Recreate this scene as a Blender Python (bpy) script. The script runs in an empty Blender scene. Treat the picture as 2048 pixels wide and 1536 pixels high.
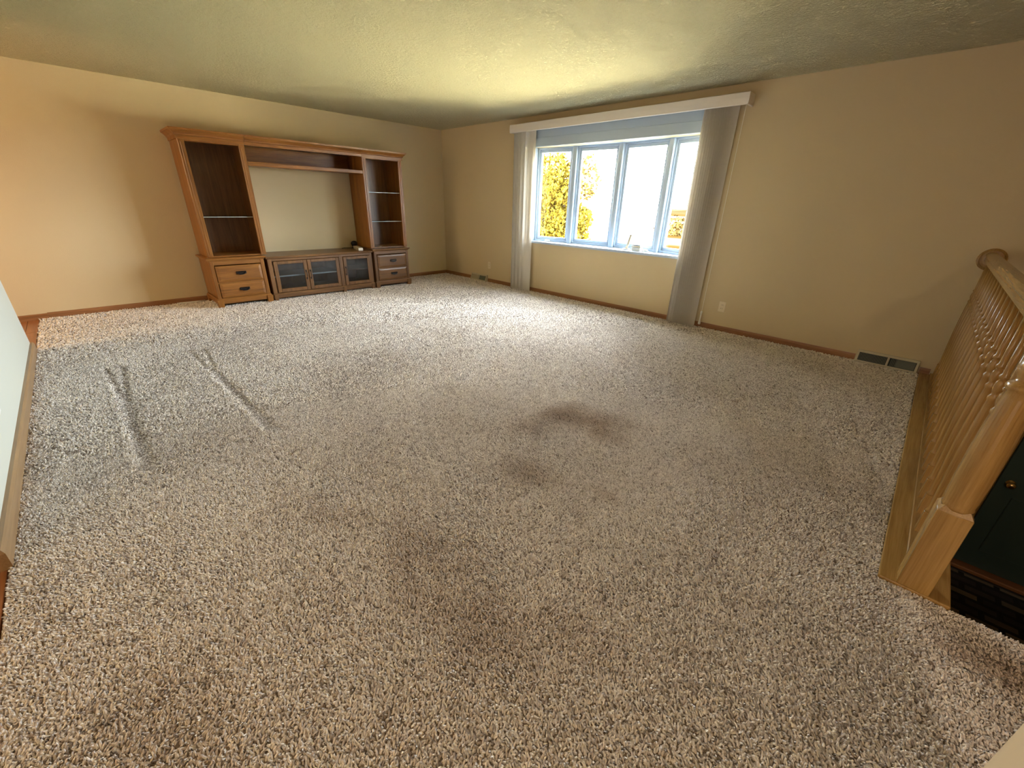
import bpy, bmesh, math, random
import numpy as np
from mathutils import Vector, Matrix

random.seed(7)
rng = np.random.default_rng(11)
S = bpy.context.scene
COL = S.collection
PI = math.pi
H = 2.44

# ------------------------------------------------------------------ camera
CF, YAW, PITCH, ROLL = 818.17, 2.34031891, 0.416690883, 0.0290688
CPOS = Vector((6.77071, -5.02557, 1.311795))
fw = Vector((math.cos(YAW) * math.cos(PITCH), math.sin(YAW) * math.cos(PITCH), -math.sin(PITCH)))
rt = Vector((math.sin(YAW), -math.cos(YAW), 0))
up = rt.cross(fw)
r2 = math.cos(ROLL) * rt + math.sin(ROLL) * up
u2 = -math.sin(ROLL) * rt + math.cos(ROLL) * up
cam = bpy.data.cameras.new('camera')
cam.sensor_width = 36.0
cam.lens = CF / 2048 * 36.0
cam.clip_start = 0.02
cam.clip_end = 3000
camo = bpy.data.objects.new('camera', cam)
COL.objects.link(camo)
m = Matrix.Identity(4)
for i in range(3):
    m[i][0], m[i][1], m[i][2], m[i][3] = r2[i], u2[i], -fw[i], CPOS[i]
camo.matrix_world = m
S.camera = camo

# ------------------------------------------------------------------ world, lights, exposure
S.view_settings.view_transform = 'Standard'
S.view_settings.look = 'None'
S.view_settings.exposure = 1.0
S.view_settings.gamma = 1.0
S.view_settings.use_curve_mapping = False
S.cycles.diffuse_bounces = 7
S.cycles.max_bounces = 14
S.cycles.transparent_max_bounces = 24
S.cycles.caustics_reflective = False
S.cycles.caustics_refractive = False
S.cycles.sample_clamp_indirect = 12.0

W = bpy.data.worlds.new('sky')
S.world = W
W.use_nodes = True
bg = W.node_tree.nodes['Background']
bg.inputs['Color'].default_value = (0.84, 0.93, 1.0, 1)
bg.inputs['Strength'].default_value = 34.0


def light(name, kind, loc, energy, color, **kw):
    l = bpy.data.lights.new(name, kind)
    l.energy = energy
    l.color = color
    rot = kw.pop('rot', (0, 0, 0))
    portal = kw.pop('portal', False)
    for k, v in kw.items():
        setattr(l, k, v)
    if portal:
        l.cycles.is_portal = True
    o = bpy.data.objects.new(name, l)
    o.location = loc
    o.rotation_euler = rot
    COL.objects.link(o)
    return o


light('window_portal', 'AREA', (3.52, 0.42, 1.42), 1.0, (1, 1, 1), shape='RECTANGLE', size=3.0, size_y=1.6,
      rot=(-PI / 2, 0, 0), portal=True)
light('sun', 'SUN', (0, -20, 20), 60.0, (1.0, 0.93, 0.8), angle=0.01, rot=(math.radians(48), 0, math.radians(-20)))
light('dining_lamp', 'POINT', (1.35, -7.7, 1.75), 84.0, (1.0, 0.74, 0.44), shadow_soft_size=0.45)
light('rear_fill', 'AREA', (6.6, -8.9, 1.15), 24.0, (1.0, 0.95, 0.86), shape='RECTANGLE', size=2.4, size_y=2.0,
      rot=(PI / 2, 0, 0))  # added soft fill from behind the camera, no opening in that wall
light('ceiling_fill', 'AREA', (5.9, -6.9, 1.75), 22.0, (1.0, 0.90, 0.72), shape='DISK', size=0.35, rot=(PI, 0, 0))  # added unseen uplight that brightens the ceiling
light('hall_fill', 'AREA', (8.2, -7.2, 2.40), 45.0, (1.0, 0.80, 0.58), shape='DISK', size=0.45)  # invented fill lamp in the hall behind the camera

# ------------------------------------------------------------------ materials
def new_mat(name):
    mt = bpy.data.materials.new(name)
    mt.use_nodes = True
    return mt, mt.node_tree.nodes, mt.node_tree.links, mt.node_tree.nodes['Principled BSDF']


def plain(name, color, rough=0.5, metal=0.0, spec=0.5, bump=0.0, bscale=200.0, var=0.0, vscale=6.0):
    mt, N, L, b = new_mat(name)
    b.inputs['Base Color'].default_value = (*color, 1)
    b.inputs['Roughness'].default_value = rough
    b.inputs['Metallic'].default_value = metal
    b.inputs['Specular IOR Level'].default_value = spec
    tc = N.new('ShaderNodeTexCoord')
    if bump:
        n = N.new('ShaderNodeTexNoise')
        n.inputs['Scale'].default_value = bscale
        n.inputs['Detail'].default_value = 3
        L.new(tc.outputs['Object'], n.inputs['Vector'])
        bp = N.new('ShaderNodeBump')
        bp.inputs['Strength'].default_value = bump
        bp.inputs['Distance'].default_value = 0.004
        L.new(n.outputs['Fac'], bp.inputs['Height'])
        L.new(bp.outputs['Normal'], b.inputs['Normal'])
    if var:
        n2 = N.new('ShaderNodeTexNoise')
        n2.inputs['Scale'].default_value = vscale
        n2.inputs['Detail'].default_value = 4
        L.new(tc.outputs['Object'], n2.inputs['Vector'])
        mx = N.new('ShaderNodeMix')
        mx.data_type = 'RGBA'
        mx.inputs['A'].default_value = (*[c * (1 - var) for c in color], 1)
        mx.inputs['B'].default_value = (*[min(1, c * (1 + var)) for c in color], 1)
        L.new(n2.outputs['Fac'], mx.inputs['Factor'])
        L.new(mx.outputs['Result'], b.inputs['Base Color'])
    return mt


def wood(name, c1, c2, axis=2, rough=0.35, scale=1.0):
    mt, N, L, b = new_mat(name)
    tc = N.new('ShaderNodeTexCoord')
    mp = N.new('ShaderNodeMapping')
    sc = [26.0 * scale] * 3
    sc[axis] = 1.3 * scale
    mp.inputs['Scale'].default_value = sc
    L.new(tc.outputs['Object'], mp.inputs['Vector'])
    n = N.new('ShaderNodeTexNoise')
    n.inputs['Scale'].default_value = 1.0
    n.inputs['Detail'].default_value = 6
    n.inputs['Roughness'].default_value = 0.62
    n.inputs['Distortion'].default_value = 0.6
    L.new(mp.outputs['Vector'], n.inputs['Vector'])
    mp2 = N.new('ShaderNodeMapping')
    sc2 = [190.0 * scale] * 3
    sc2[axis] = 7.0 * scale
    mp2.inputs['Scale'].default_value = sc2
    L.new(tc.outputs['Object'], mp2.inputs['Vector'])
    n2 = N.new('ShaderNodeTexNoise')
    n2.inputs['Scale'].default_value = 1.0
    n2.inputs['Detail'].default_value = 2
    L.new(mp2.outputs['Vector'], n2.inputs['Vector'])
    ad = N.new('ShaderNodeMath')
    ad.operation = 'MULTIPLY_ADD'
    ad.inputs[1].default_value = 0.35
    L.new(n2.outputs['Fac'], ad.inputs[0])
    ml = N.new('ShaderNodeMath')
    ml.operation = 'MULTIPLY'
    ml.inputs[1].default_value = 0.75
    L.new(n.outputs['Fac'], ml.inputs[0])
    L.new(ml.outputs[0], ad.inputs[2])
    rp = N.new('ShaderNodeValToRGB')
    rp.color_ramp.elements[0].position = 0.36
    rp.color_ramp.elements[0].color = (*c1, 1)
    rp.color_ramp.elements[1].position = 0.70
    rp.color_ramp.elements[1].color = (*c2, 1)
    L.new(ad.outputs[0], rp.inputs['Fac'])
    L.new(rp.outputs['Color'], b.inputs['Base Color'])
    b.inputs['Roughness'].default_value = rough
    bp = N.new('ShaderNodeBump')
    bp.inputs['Strength'].default_value = 0.12
    bp.inputs['Distance'].default_value = 0.001
    L.new(n2.outputs['Fac'], bp.inputs['Height'])
    L.new(bp.outputs['Normal'], b.inputs['Normal'])
    return mt


def glass_thin(name, tint, refl=0.08, rough=0.02):
    mt = bpy.data.materials.new(name)
    mt.use_nodes = True
    N, L = mt.node_tree.nodes, mt.node_tree.links
    N.remove(N['Principled BSDF'])
    t = N.new('ShaderNodeBsdfTransparent')
    t.inputs['Color'].default_value = (*tint, 1)
    g = N.new('ShaderNodeBsdfGlossy')
    g.inputs['Roughness'].default_value = rough
    lw = N.new('ShaderNodeLayerWeight')
    lw.inputs['Blend'].default_value = 0.25
    ma = N.new('ShaderNodeMath')
    ma.operation = 'MULTIPLY_ADD'
    ma.inputs[1].default_value = 0.6
    ma.inputs[2].default_value = refl
    L.new(lw.outputs['Fresnel'], ma.inputs[0])
    ma.use_clamp = True
    mx = N.new('ShaderNodeMixShader')
    L.new(ma.outputs[0], mx.inputs[0])
    L.new(t.outputs[0], mx.inputs[1])
    L.new(g.outputs[0], mx.inputs[2])
    L.new(mx.outputs[0], N['Material Output'].inputs['Surface'])
    return mt


M = {}
M['wall'] = plain('tan_wall_paint', (0.60, 0.485, 0.30), 0.75, spec=0.25, bump=0.25, bscale=160, var=0.03, vscale=2)
M['white_wall'] = plain('pale_wall_paint', (0.60, 0.605, 0.53), 0.7, spec=0.25, bump=0.2, bscale=160)
M['dining_wall'] = plain('dining_wall_paint', (0.62, 0.48, 0.30), 0.8, spec=0.2)
M['backing'] = plain('carpet_backing', (0.34, 0.28, 0.23), 0.95, spec=0.05, bump=0.6, bscale=120, var=0.3, vscale=60)
M['oak_z'] = wood('oak_upright', (0.145, 0.050, 0.009), (0.34, 0.138, 0.028), 2)
M['oak_y'] = wood('oak_across', (0.145, 0.050, 0.009), (0.34, 0.138, 0.028), 1)
M['oak_x'] = wood('oak_deep', (0.145, 0.050, 0.009), (0.34, 0.138, 0.028), 0)
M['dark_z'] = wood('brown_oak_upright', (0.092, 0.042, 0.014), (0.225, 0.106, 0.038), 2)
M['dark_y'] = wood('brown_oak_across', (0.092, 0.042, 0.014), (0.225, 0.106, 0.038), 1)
M['rail_z'] = wood('railing_oak_upright', (0.25, 0.135, 0.034), (0.42, 0.25, 0.078), 2, rough=0.25)
M['rail_y'] = wood('railing_oak_along', (0.25, 0.135, 0.034), (0.42, 0.25, 0.078), 1, rough=0.25)
M['base_y'] = wood('baseboard_oak_y', (0.20, 0.082, 0.030), (0.33, 0.15, 0.060), 1)
M['base_x'] = wood('baseboard_oak_x', (0.20, 0.082, 0.030), (0.33, 0.15, 0.060), 0)
M['base_pale'] = wood('baseboard_pale_oak', (0.25, 0.145, 0.066), (0.37, 0.235, 0.115), 0)
M['plank'] = wood('floor_plank_wood', (0.22, 0.075, 0.025), (0.38, 0.15, 0.055), 0, rough=0.3)
M['glare_blue_frame'] = plain('frame_blue_glare_tint', (0.44, 0.53, 0.63), 0.5)  # blue tint puts the window glare into the white frame colour
def vane_mat():
    mt = plain('blind_vane_cloth', (0.80, 0.76, 0.69), 0.6, spec=0.3, bump=0.3, bscale=260, var=0.06, vscale=40)
    N, L = mt.node_tree.nodes, mt.node_tree.links
    b = N['Principled BSDF']
    t = N.new('ShaderNodeBsdfTranslucent')
    t.inputs['Color'].default_value = (0.80, 0.77, 0.72, 1)
    mx = N.new('ShaderNodeMixShader')
    mx.inputs[0].default_value = 0.38
    L.new(b.outputs[0], mx.inputs[1])
    L.new(t.outputs[0], mx.inputs[2])
    L.new(mx.outputs[0], N['Material Output'].inputs['Surface'])
    return mt


M['vane'] = vane_mat()
M['valance'] = plain('valance_vinyl', (0.74, 0.68, 0.62), 0.5)
M['white_plastic'] = plain('white_plastic', (0.78, 0.76, 0.70), 0.35)
M['ivory'] = plain('ivory_plastic', (0.72, 0.62, 0.44), 0.35)
M['register'] = plain('register_enamel', (0.52, 0.46, 0.33), 0.4, var=0.08, vscale=30)
M['register_dark'] = plain('register_inside', (0.035, 0.04, 0.035), 0.7)
M['register_louver'] = plain('register_louver_metal', (0.16, 0.17, 0.14), 0.45)
M['bronze'] = plain('dark_bronze', (0.035, 0.03, 0.028), 0.35, metal=0.6)
M['black'] = plain('black_plastic', (0.015, 0.015, 0.017), 0.4)
M['brass'] = plain('brass_knob', (0.85, 0.62, 0.28), 0.2, metal=1.0)
M['door'] = plain('dark_green_door_paint', (0.045, 0.075, 0.065), 0.45)
M['beige_stick'] = plain('beige_stick', (0.42, 0.35, 0.23), 0.5)
M['pane'] = glass_thin('window_glass', (0.97, 0.98, 0.98), 0.01)
M['dark_pane'] = glass_thin('smoked_door_glass', (0.76, 0.79, 0.83), 0.04, 0.06)
M['shelf_glass'] = glass_thin('shelf_glass', (0.86, 0.92, 0.90), 0.03)
M['shelf_edge'] = plain('shelf_glass_edge', (0.52, 0.56, 0.52), 0.15)


def ceiling_mat():
    mt, N, L, b = new_mat('popcorn_ceiling')
    tc = N.new('ShaderNodeTexCoord')
    b.inputs['Base Color'].default_value = (0.90, 0.82, 0.52, 1)
    b.inputs['Roughness'].default_value = 0.9
    b.inputs['Specular IOR Level'].default_value = 0.1
    v = N.new('ShaderNodeTexNoise')
    v.inputs['Scale'].default_value = 44
    v.inputs['Detail'].default_value = 4
    v.inputs['Roughness'].default_value = 0.7
    L.new(tc.outputs['Object'], v.inputs['Vector'])
    rp = N.new('ShaderNodeValToRGB')
    rp.color_ramp.elements[0].position = 0.42
    rp.color_ramp.elements[1].position = 0.62
    L.new(v.outputs['Fac'], rp.inputs['Fac'])
    bp = N.new('ShaderNodeBump')
    bp.inputs['Strength'].default_value = 1.0
    bp.inputs['Distance'].default_value = 0.03
    L.new(rp.outputs['Color'], bp.inputs['Height'])
    L.new(bp.outputs['Normal'], b.inputs['Normal'])
    return mt


M['ceiling'] = ceiling_mat()


def tuft_mat():
    mt, N, L, b = new_mat('carpet_yarn')
    at = N.new('ShaderNodeAttribute')
    at.attribute_type = 'INSTANCER'
    at.attribute_name = 'tint'
    rp = N.new('ShaderNodeValToRGB')
    rp.color_ramp.elements[0].position = 0.0
    rp.color_ramp.elements[0].color = (0.25, 0.20, 0.165, 1)
    rp.color_ramp.elements[1].position = 1.0
    rp.color_ramp.elements[1].color = (0.97, 0.91, 0.85, 1)
    e = rp.color_ramp.elements.new(0.5)
    e.color = (0.745, 0.675, 0.625, 1)
    L.new(at.outputs['Fac'], rp.inputs['Fac'])
    at2 = N.new('ShaderNodeAttribute')
    at2.attribute_type = 'INSTANCER'
    at2.attribute_name = 'stain'
    mx = N.new('ShaderNodeMix')
    mx.data_type = 'RGBA'
    mx.blend_type = 'MULTIPLY'
    mx.inputs['B'].default_value = (0.62, 0.54, 0.475, 1)
    L.new(at2.outputs['Fac'], mx.inputs['Factor'])
    L.new(rp.outputs['Color'], mx.inputs['A'])
    L.new(mx.outputs['Result'], b.inputs['Base Color'])
    b.inputs['Roughness'].default_value = 0.85
    b.inputs['Specular IOR Level'].default_value = 0.15
    b.inputs['Sheen Weight'].default_value = 0.25
    b.inputs['Sheen Roughness'].default_value = 0.4
    return mt


M['tuft'] = tuft_mat()

# ------------------------------------------------------------------ helpers
def empty(name, loc, label=None, cat=None, group=None, kind=None):
    o = bpy.data.objects.new(name, None)
    o.empty_display_size = 0.1
    o.location = loc
    COL.objects.link(o)
    return tag(o, label, cat, group, kind)


def tag(o, label=None, cat=None, group=None, kind=None):
    if label: o['label'] = label
    if cat: o['category'] = cat
    if group: o['group'] = group
    if kind: o['kind'] = kind
    return o


def wloc(o):
    v = Vector((0, 0, 0))
    while o is not None:
        v += o.location
        o = o.parent
    return v


def obj(name, bm, mat, parent=None, smooth=False, origin=None):
    """Link a bmesh drawn in world coordinates as one mesh object (origin moved to the parent or to `origin`)."""
    off = wloc(parent) if parent else Vector((0, 0, 0))
    o_loc = Vector((0, 0, 0))
    if origin is not None:
        o_loc = Vector(origin) - off
    bmesh.ops.translate(bm, verts=bm.verts, vec=-(off + o_loc))
    bmesh.ops.recalc_face_normals(bm, faces=bm.faces)
    me = bpy.data.meshes.new(name)
    bm.to_mesh(me)
    bm.free()
    for p in me.polygons:
        p.use_smooth = smooth
    mats = mat if isinstance(mat, (list, tuple)) else [mat]
    for k in mats:
        me.materials.append(k)
    o = bpy.data.objects.new(name, me)
    o.location = o_loc
    if parent: o.parent = parent
    COL.objects.link(o)
    return o


def box(bm, a, b, bev=0.0, seg=1, mi=0):
    x0, y0, z0 = [min(p, q) for p, q in zip(a, b)]
    x1, y1, z1 = [max(p, q) for p, q in zip(a, b)]
    vs = [bm.verts.new(c) for c in ((x0, y0, z0), (x1, y0, z0), (x1, y1, z0), (x0, y1, z0),
                                    (x0, y0, z1), (x1, y0, z1), (x1, y1, z1), (x0, y1, z1))]
    fs = [bm.faces.new([vs[i] for i in q]) for q in ((3, 2, 1, 0), (4, 5, 6, 7), (0, 1, 5, 4), (1, 2, 6, 5), (2, 3, 7, 6), (3, 0, 4, 7))]
    for f in fs: f.material_index = mi
    if bev > 0:
        es = list({e for f in fs for e in f.edges})
        bmesh.ops.bevel(bm, geom=es, offset=bev, segments=seg, affect='EDGES', profile=0.5)
    return bm


def B(a, b, bev=0.0, seg=1):
    return box(bmesh.new(), a, b, bev, seg)


def tube(bm, pts, r, n=8, cap=True):
    pts = [Vector(p) for p in pts]
    rings = []
    for i, p in enumerate(pts):
        d = (pts[min(i + 1, len(pts) - 1)] - pts[max(i - 1, 0)]).normalized()
        a = d.cross(Vector((0, 0, 1)))
        if a.length < 1e-3: a = d.cross(Vector((0, 1, 0)))
        a.normalize()
        c = d.cross(a)
        rr = r[i] if isinstance(r, (list, tuple)) else r
        rings.append([bm.verts.new(p + rr * (math.cos(2 * PI * k / n) * a + math.sin(2 * PI * k / n) * c)) for k in range(n)])
    for q, s in zip(rings, rings[1:]):
        for k in range(n):
            bm.faces.new((q[k], q[(k + 1) % n], s[(k + 1) % n], s[k]))
    if cap:
        bm.faces.new(rings[0][::-1])
        bm.faces.new(rings[-1])
    return bm


def lathe(bm, cx, cy, prof, n=16):
    rings = []
    for r, z in prof:
        rings.append([bm.verts.new((cx + r * math.cos(2 * PI * k / n), cy + r * math.sin(2 * PI * k / n), z)) for k in range(n)])
    for q, s in zip(rings, rings[1:]):
        for k in range(n):
            bm.faces.new((q[k], q[(k + 1) % n], s[(k + 1) % n], s[k]))
    bm.faces.new(rings[0][::-1])
    bm.faces.new(rings[-1])
    return bm


def sweep(bm, path, prof, side=1.0):
    """Mitred sweep of a profile [(out, z)...] along a flat polyline; `side` picks which side is out."""
    P = [Vector((x, y)) for x, y in path]
    ns = []
    for a, b in zip(P, P[1:]):
        d = (b - a).normalized()
        ns.append(Vector((d.y, -d.x)) * side)
    rings = []
    for i, p in enumerate(P):
        if i == 0: mv = ns[0]
        elif i == len(P) - 1: mv = ns[-1]
        else:
            s = (ns[i - 1] + ns[i])
            mv = s / (1 + ns[i - 1].dot(ns[i]))
        rings.append([bm.verts.new((p.x + mv.x * o, p.y + mv.y * o, z)) for o, z in prof])
    k = len(prof)
    for q, s in zip(rings, rings[1:]):
        for j in range(k):
            bm.faces.new((q[j], q[(j + 1) % k], s[(j + 1) % k], s[j]))
    bm.faces.new(rings[0])
    bm.faces.new(rings[-1][::-1])
    return bm


def poly_prism(bm, pts2, z0, z1):
    lo = [bm.verts.new((x, y, z0)) for x, y in pts2]
    hi = [bm.verts.new((x, y, z1)) for x, y in pts2]
    n = len(pts2)
    for i in range(n):
        bm.faces.new((lo[i], lo[(i + 1) % n], hi[(i + 1) % n], hi[i]))
    bm.faces.new(lo[::-1])
    bm.faces.new(hi)
    return bm


def struct(name, bm, mat, parent=None, label=None, **k):
    o = obj(name, bm, mat, parent, **k)
    if parent is None: o['kind'] = 'structure'
    if label: o['label'] = label
    return o


# ------------------------------------------------------------------ room shell
XR, YB = 11.0, -9.0            # far walls out of view behind the camera
WX0, WX1, WZ0, WZ1 = 2.20, 4.84, 0.78, 2.05
ENTRY = -1.66
SX = 7.197                     # edge of the upper floor over the stairwell
SY = -3.16
bm = bmesh.new()
poly_prism(bm, [(0, 0.0), (0, -5.535), (XR, -5.535), (XR, SY), (SX, SY), (SX, 0.0)], -0.28, 0.0)
struct('floor', bm, M['backing'], label='beige carpeted living room floor')
fd = struct('floor_dining', B((0, YB, -0.28), (XR, -5.535, -0.012)), M['plank'], label='reddish wood floor of the next room')
for row in range(12):
    y1 = -5.540 - row * 0.085
    for xa, xb in ((0.0, 0.62 + 0.3 * (row % 2)), (0.622 + 0.3 * (row % 2), 1.9), (4.3, 5.1 + 0.25 * (row % 3)), (5.102 + 0.25 * (row % 3), 6.3)):
        obj('plank', B((xa + 0.001, y1 - 0.083, -0.012), (xb - 0.001, y1, 0.0), 0.002), M['plank'], fd)
struct('ceiling', B((-0.2, YB - 0.2, H), (XR + 0.2, 0.2, H + 0.15)), M['ceiling'], label='cream popcorn textured ceiling')
struct('wall_left', B((-0.14, YB, -0.28), (0, 0.14, H)), M['wall'], label='tan wall behind the oak wall unit')
bm = bmesh.new()
box(bm, (0, 0, -0.28), (WX0, 0.14, H))
box(bm, (WX1, 0, ENTRY - 0.2), (9.2, 0.14, H))
box(bm, (WX0, 0, -0.28), (WX1, 0.14, WZ0 - 0.03))
box(bm, (WX0, 0, WZ1), (WX1, 0.14, H))
struct('wall_right', bm, M['wall'], label='tan wall with the bow window')
struct('wall_partition', B((1.41, -5.65, 0), (4.635, -5.545, H), 0.004), M['white_wall'], label='pale white wall end at the far left')
struct('wall_near', B((7.16, -9.0, 0), (7.28, -4.004, H), 0.004, 2), M['dining_wall'], label='beige wall corner at the lower right')
struct('wall_back', B((0, YB - 0.14, -0.28), (XR, YB, H)), M['dining_wall'])
struct('wall_hall', B((XR, YB, -0.28), (XR + 0.14, SY, H)), M['dining_wall'])
struct('wall_hall', B((9.2, SY, -0.28), (XR, SY + 0.12, H)), M['dining_wall'])
bm = bmesh.new()
box(bm, (9.2, SY, ENTRY - 0.2), (9.34, 0.14, H))
struct('wall_entry', bm, M['wall'])
struct('wall_stair', B((SX - 0.1, SY, ENTRY), (SX - 0.004, 0, -0.28)), M['wall'])
struct('wall_stair', B((SX, SY - 0.1, ENTRY - 0.1), (9.2, SY + 0.0, -0.28)), M['wall'])
struct('floor_entry', B((SX - 0.1, SY, ENTRY - 0.2), (9.2, 0, ENTRY)), M['plank'], label='dark entry floor below the railing')

# stair steps, carpeted, dropping from the upper floor to the entry
stairs = empty('floor_stairs', (SX, SY, ENTRY), kind='structure', label='carpeted steps down to the entry')
rise, run = -ENTRY / 9, 0.245
for i in range(8):
    zt = -rise * (i + 1)
    y0 = SY + run * i
    obj('step', B((SX, y0, ENTRY), (9.2, y0 + run + 0.02, zt), 0.012, 2), M['backing'], stairs)

# ------------------------------------------------------------------ baseboards
BP = [(0, 0), (0.014, 0), (0.014, 0.045), (0.009, 0.058), (0.007, 0.066), (0, 0.066)]
bm = bmesh.new()
sweep(bm, [(0, -5.46), (0, -0.0)], BP, 1)
struct('baseboard_left', bm, M['base_y'], label='oak baseboard on the wall behind the wall unit')
bm = bmesh.new()
sweep(bm, [(0, YB), (0, -5.46)], [(0, -0.012), (0.02, -0.012), (0.02, 0.05), (0.012, 0.06), (0, 0.06)], 1)
struct('baseboard_left', bm, M['base_y'], label='oak baseboard past the carpet edge')
bm = bmesh.new()
for a, b_ in ((0.014, 0.80), (1.235, 6.525), (6.99, 7.06)):
    sweep(bm, [(a, 0), (b_, 0)], BP, 1)
struct('baseboard_right', bm, M['base_x'], label='oak baseboard under the bow window')
bm = bmesh.new()
sweep(bm, [(1.41, -5.65), (1.41, -5.545), (4.635, -5.545), (4.635, -5.65)], [(0, 0), (0.022, 0), (0.022, 0.07), (0.014, 0.085), (0, 0.085)], -1)
struct('baseboard_partition', bm, M['base_pale'], label='pale oak baseboard along the white wall')
bm = bmesh.new()
sweep(bm, [(7.16, -9), (7.16, -4.004), (7.28, -4.004)], BP, -1)
struct('baseboard_near', bm, M['base_y'])

# ------------------------------------------------------------------ bow window
J = [(2.20, 0.06), (2.82, 0.185), (3.52, 0.235), (4.22, 0.185), (4.84, 0.06)]
win = empty('window_1', (3.52, 0.1, WZ0), kind='structure', label='white four-pane bow window')
outer = [(4.84, 0.145), (4.22, 0.30), (3.52, 0.355), (2.82, 0.30), (2.20, 0.145)]
bm = bmesh.new()
poly_prism(bm, [(2.14, -0.035), (4.90, -0.035), (4.90, -0.0), (4.84, 0.0)] + outer + [(2.20, 0.0), (2.14, 0.0)], WZ0 - 0.03, WZ0)
bmesh.ops.bevel(bm, geom=[e for e in bm.edges if all(v.co.y < -0.03 for v in e.verts)], offset=0.008, segments=2, affect='EDGES')
obj('seat_board', bm, M['glare_blue_frame'], win)
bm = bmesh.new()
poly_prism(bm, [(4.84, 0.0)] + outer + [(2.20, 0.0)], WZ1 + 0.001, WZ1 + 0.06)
obj('head_board', bm, M['glare_blue_frame'], win)
obj('head_panel', B((2.10, -0.010, WZ1 + 0.112), (4.94, -0.0, 2.30), 0.002), M['glare_blue_frame'], win)
obj('head_casing', B((2.12, -0.016, WZ1), (4.92, -0.0, WZ1 + 0.115), 0.004), M['glare_blue_frame'], win)
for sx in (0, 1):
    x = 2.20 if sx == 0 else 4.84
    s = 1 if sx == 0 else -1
    obj('jamb', B((x, 0.0, WZ0), (x + s * 0.022, 0.14, WZ1), 0.003), M['glare_blue_frame'], win)


def oriented(bm, a, b, u0, u1, v0, v1, z0, z1, bev=0.0):
    """Box in the frame of the segment a-b: u along it, v outwards (+y side)."""
    A, Bv = Vector(a), Vector(b)
    d = (Bv - A).normalized()
    n = Vector((-d.y, d.x))
    t = bmesh.new()
    box(t, (u0, v0, z0), (u1, v1, z1), bev)
    for v in t.verts:
        p = A + d * v.co.x + n * v.co.y
        v.co = (p.x, p.y, v.co.z)
    me = bpy.data.meshes.new('tmp')
    t.to_mesh(me)
    t.free()
    bm.from_mesh(me)
    bpy.data.meshes.remove(me)
    return bm


for k in (1, 2, 3):
    c = J[k]
    d = (Vector(J[k + 1]) - Vector(J[k - 1])).normalized()
    a = (c[0] - d.x * 0.5, c[1] - d.y * 0.5)
    bm = bmesh.new()
    oriented(bm, a, (c[0] + d.x * 0.5, c[1] + d.y * 0.5), 0.5 - 0.032, 0.5 + 0.032, -0.025, 0.095, WZ0, WZ1, 0.004)
    obj('mullion', bm, M['glare_blue_frame'], win)
for k in range(4):
    a, b_ = J[k], J[k + 1]
    Ln = (Vector(b_) - Vector(a)).length
    g = 0.034
    bm = bmesh.new()          # outer frame of the casement
    z0, z1 = WZ0, WZ1
    for (u0, u1, q0, q1) in ((g, Ln - g, z0, z0 + 0.026), (g, Ln - g, z1 - 0.022, z1), (g, g + 0.02, z0, z1), (Ln - g - 0.02, Ln - g, z0, z1)):
        oriented(bm, a, b_, u0, u1, 0.015, 0.095, q0, q1, 0.002)
    obj('casement_frame', bm, M['glare_blue_frame'], win)
    bm = bmesh.new()          # the sash itself
    h = g + 0.022
    for (u0, u1, q0, q1) in ((h, Ln - h, z0 + 0.028, z0 + 0.066), (h, Ln - h, z1 - 0.060, z1 - 0.024), (h, h + 0.030, z0 + 0.028, z1 - 0.024), (Ln - h - 0.030, Ln - h, z0 + 0.028, z1 - 0.024)):
        oriented(bm, a, b_, u0, u1, 0.030, 0.072, q0, q1, 0.003)
    sash = obj('sash', bm, M['glare_blue_frame'], win)
    bm = bmesh.new()
    oriented(bm, a, b_, h + 0.025, Ln - h - 0.025, 0.050, 0.054, z0 + 0.06, z1 - 0.055)
    obj('pane', bm, M['pane'], sash)
    if k in (0, 3):           # crank cover on the sill rail of the two opening sashes
        bm = bmesh.new()
        mid = Ln * (0.42 if k == 0 else 0.80)
        oriented(bm, a, b_, mid - 0.045, mid + 0.045, -0.012, 0.016, z0, z0 + 0.022, 0.006)
        oriented(bm, a, b_, mid - 0.03, mid + 0.05, -0.020, -0.008, z0 + 0.018, z0 + 0.030, 0.004)
        obj('crank', bm, M['white_plastic'], win)

# ------------------------------------------------------------------ vertical blind
blind = empty('vertical_blind', (3.46, -0.07, 2.24), 'cream vertical blind drawn open to both sides of the window', 'blind')
bm = bmesh.new()
sweep(bm, [(1.86, 0.0), (1.86, -0.145), (5.07, -0.145), (5.07, 0.0)], [(-0.008, 2.235), (0.0, 2.235), (0.006, 2.24), (0.008, 2.29), (0.006, 2.335), (0.0, 2.34), (-0.008, 2.34)], 1)
box(bm, (1.86, -0.145, 2.332), (5.07, 0, 2.338))
obj('valance', bm, M['valance'], blind)
obj('headrail', B((1.90, -0.10, 2.255), (5.03, -0.055, 2.295), 0.004), M['white_plastic'], blind)


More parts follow.
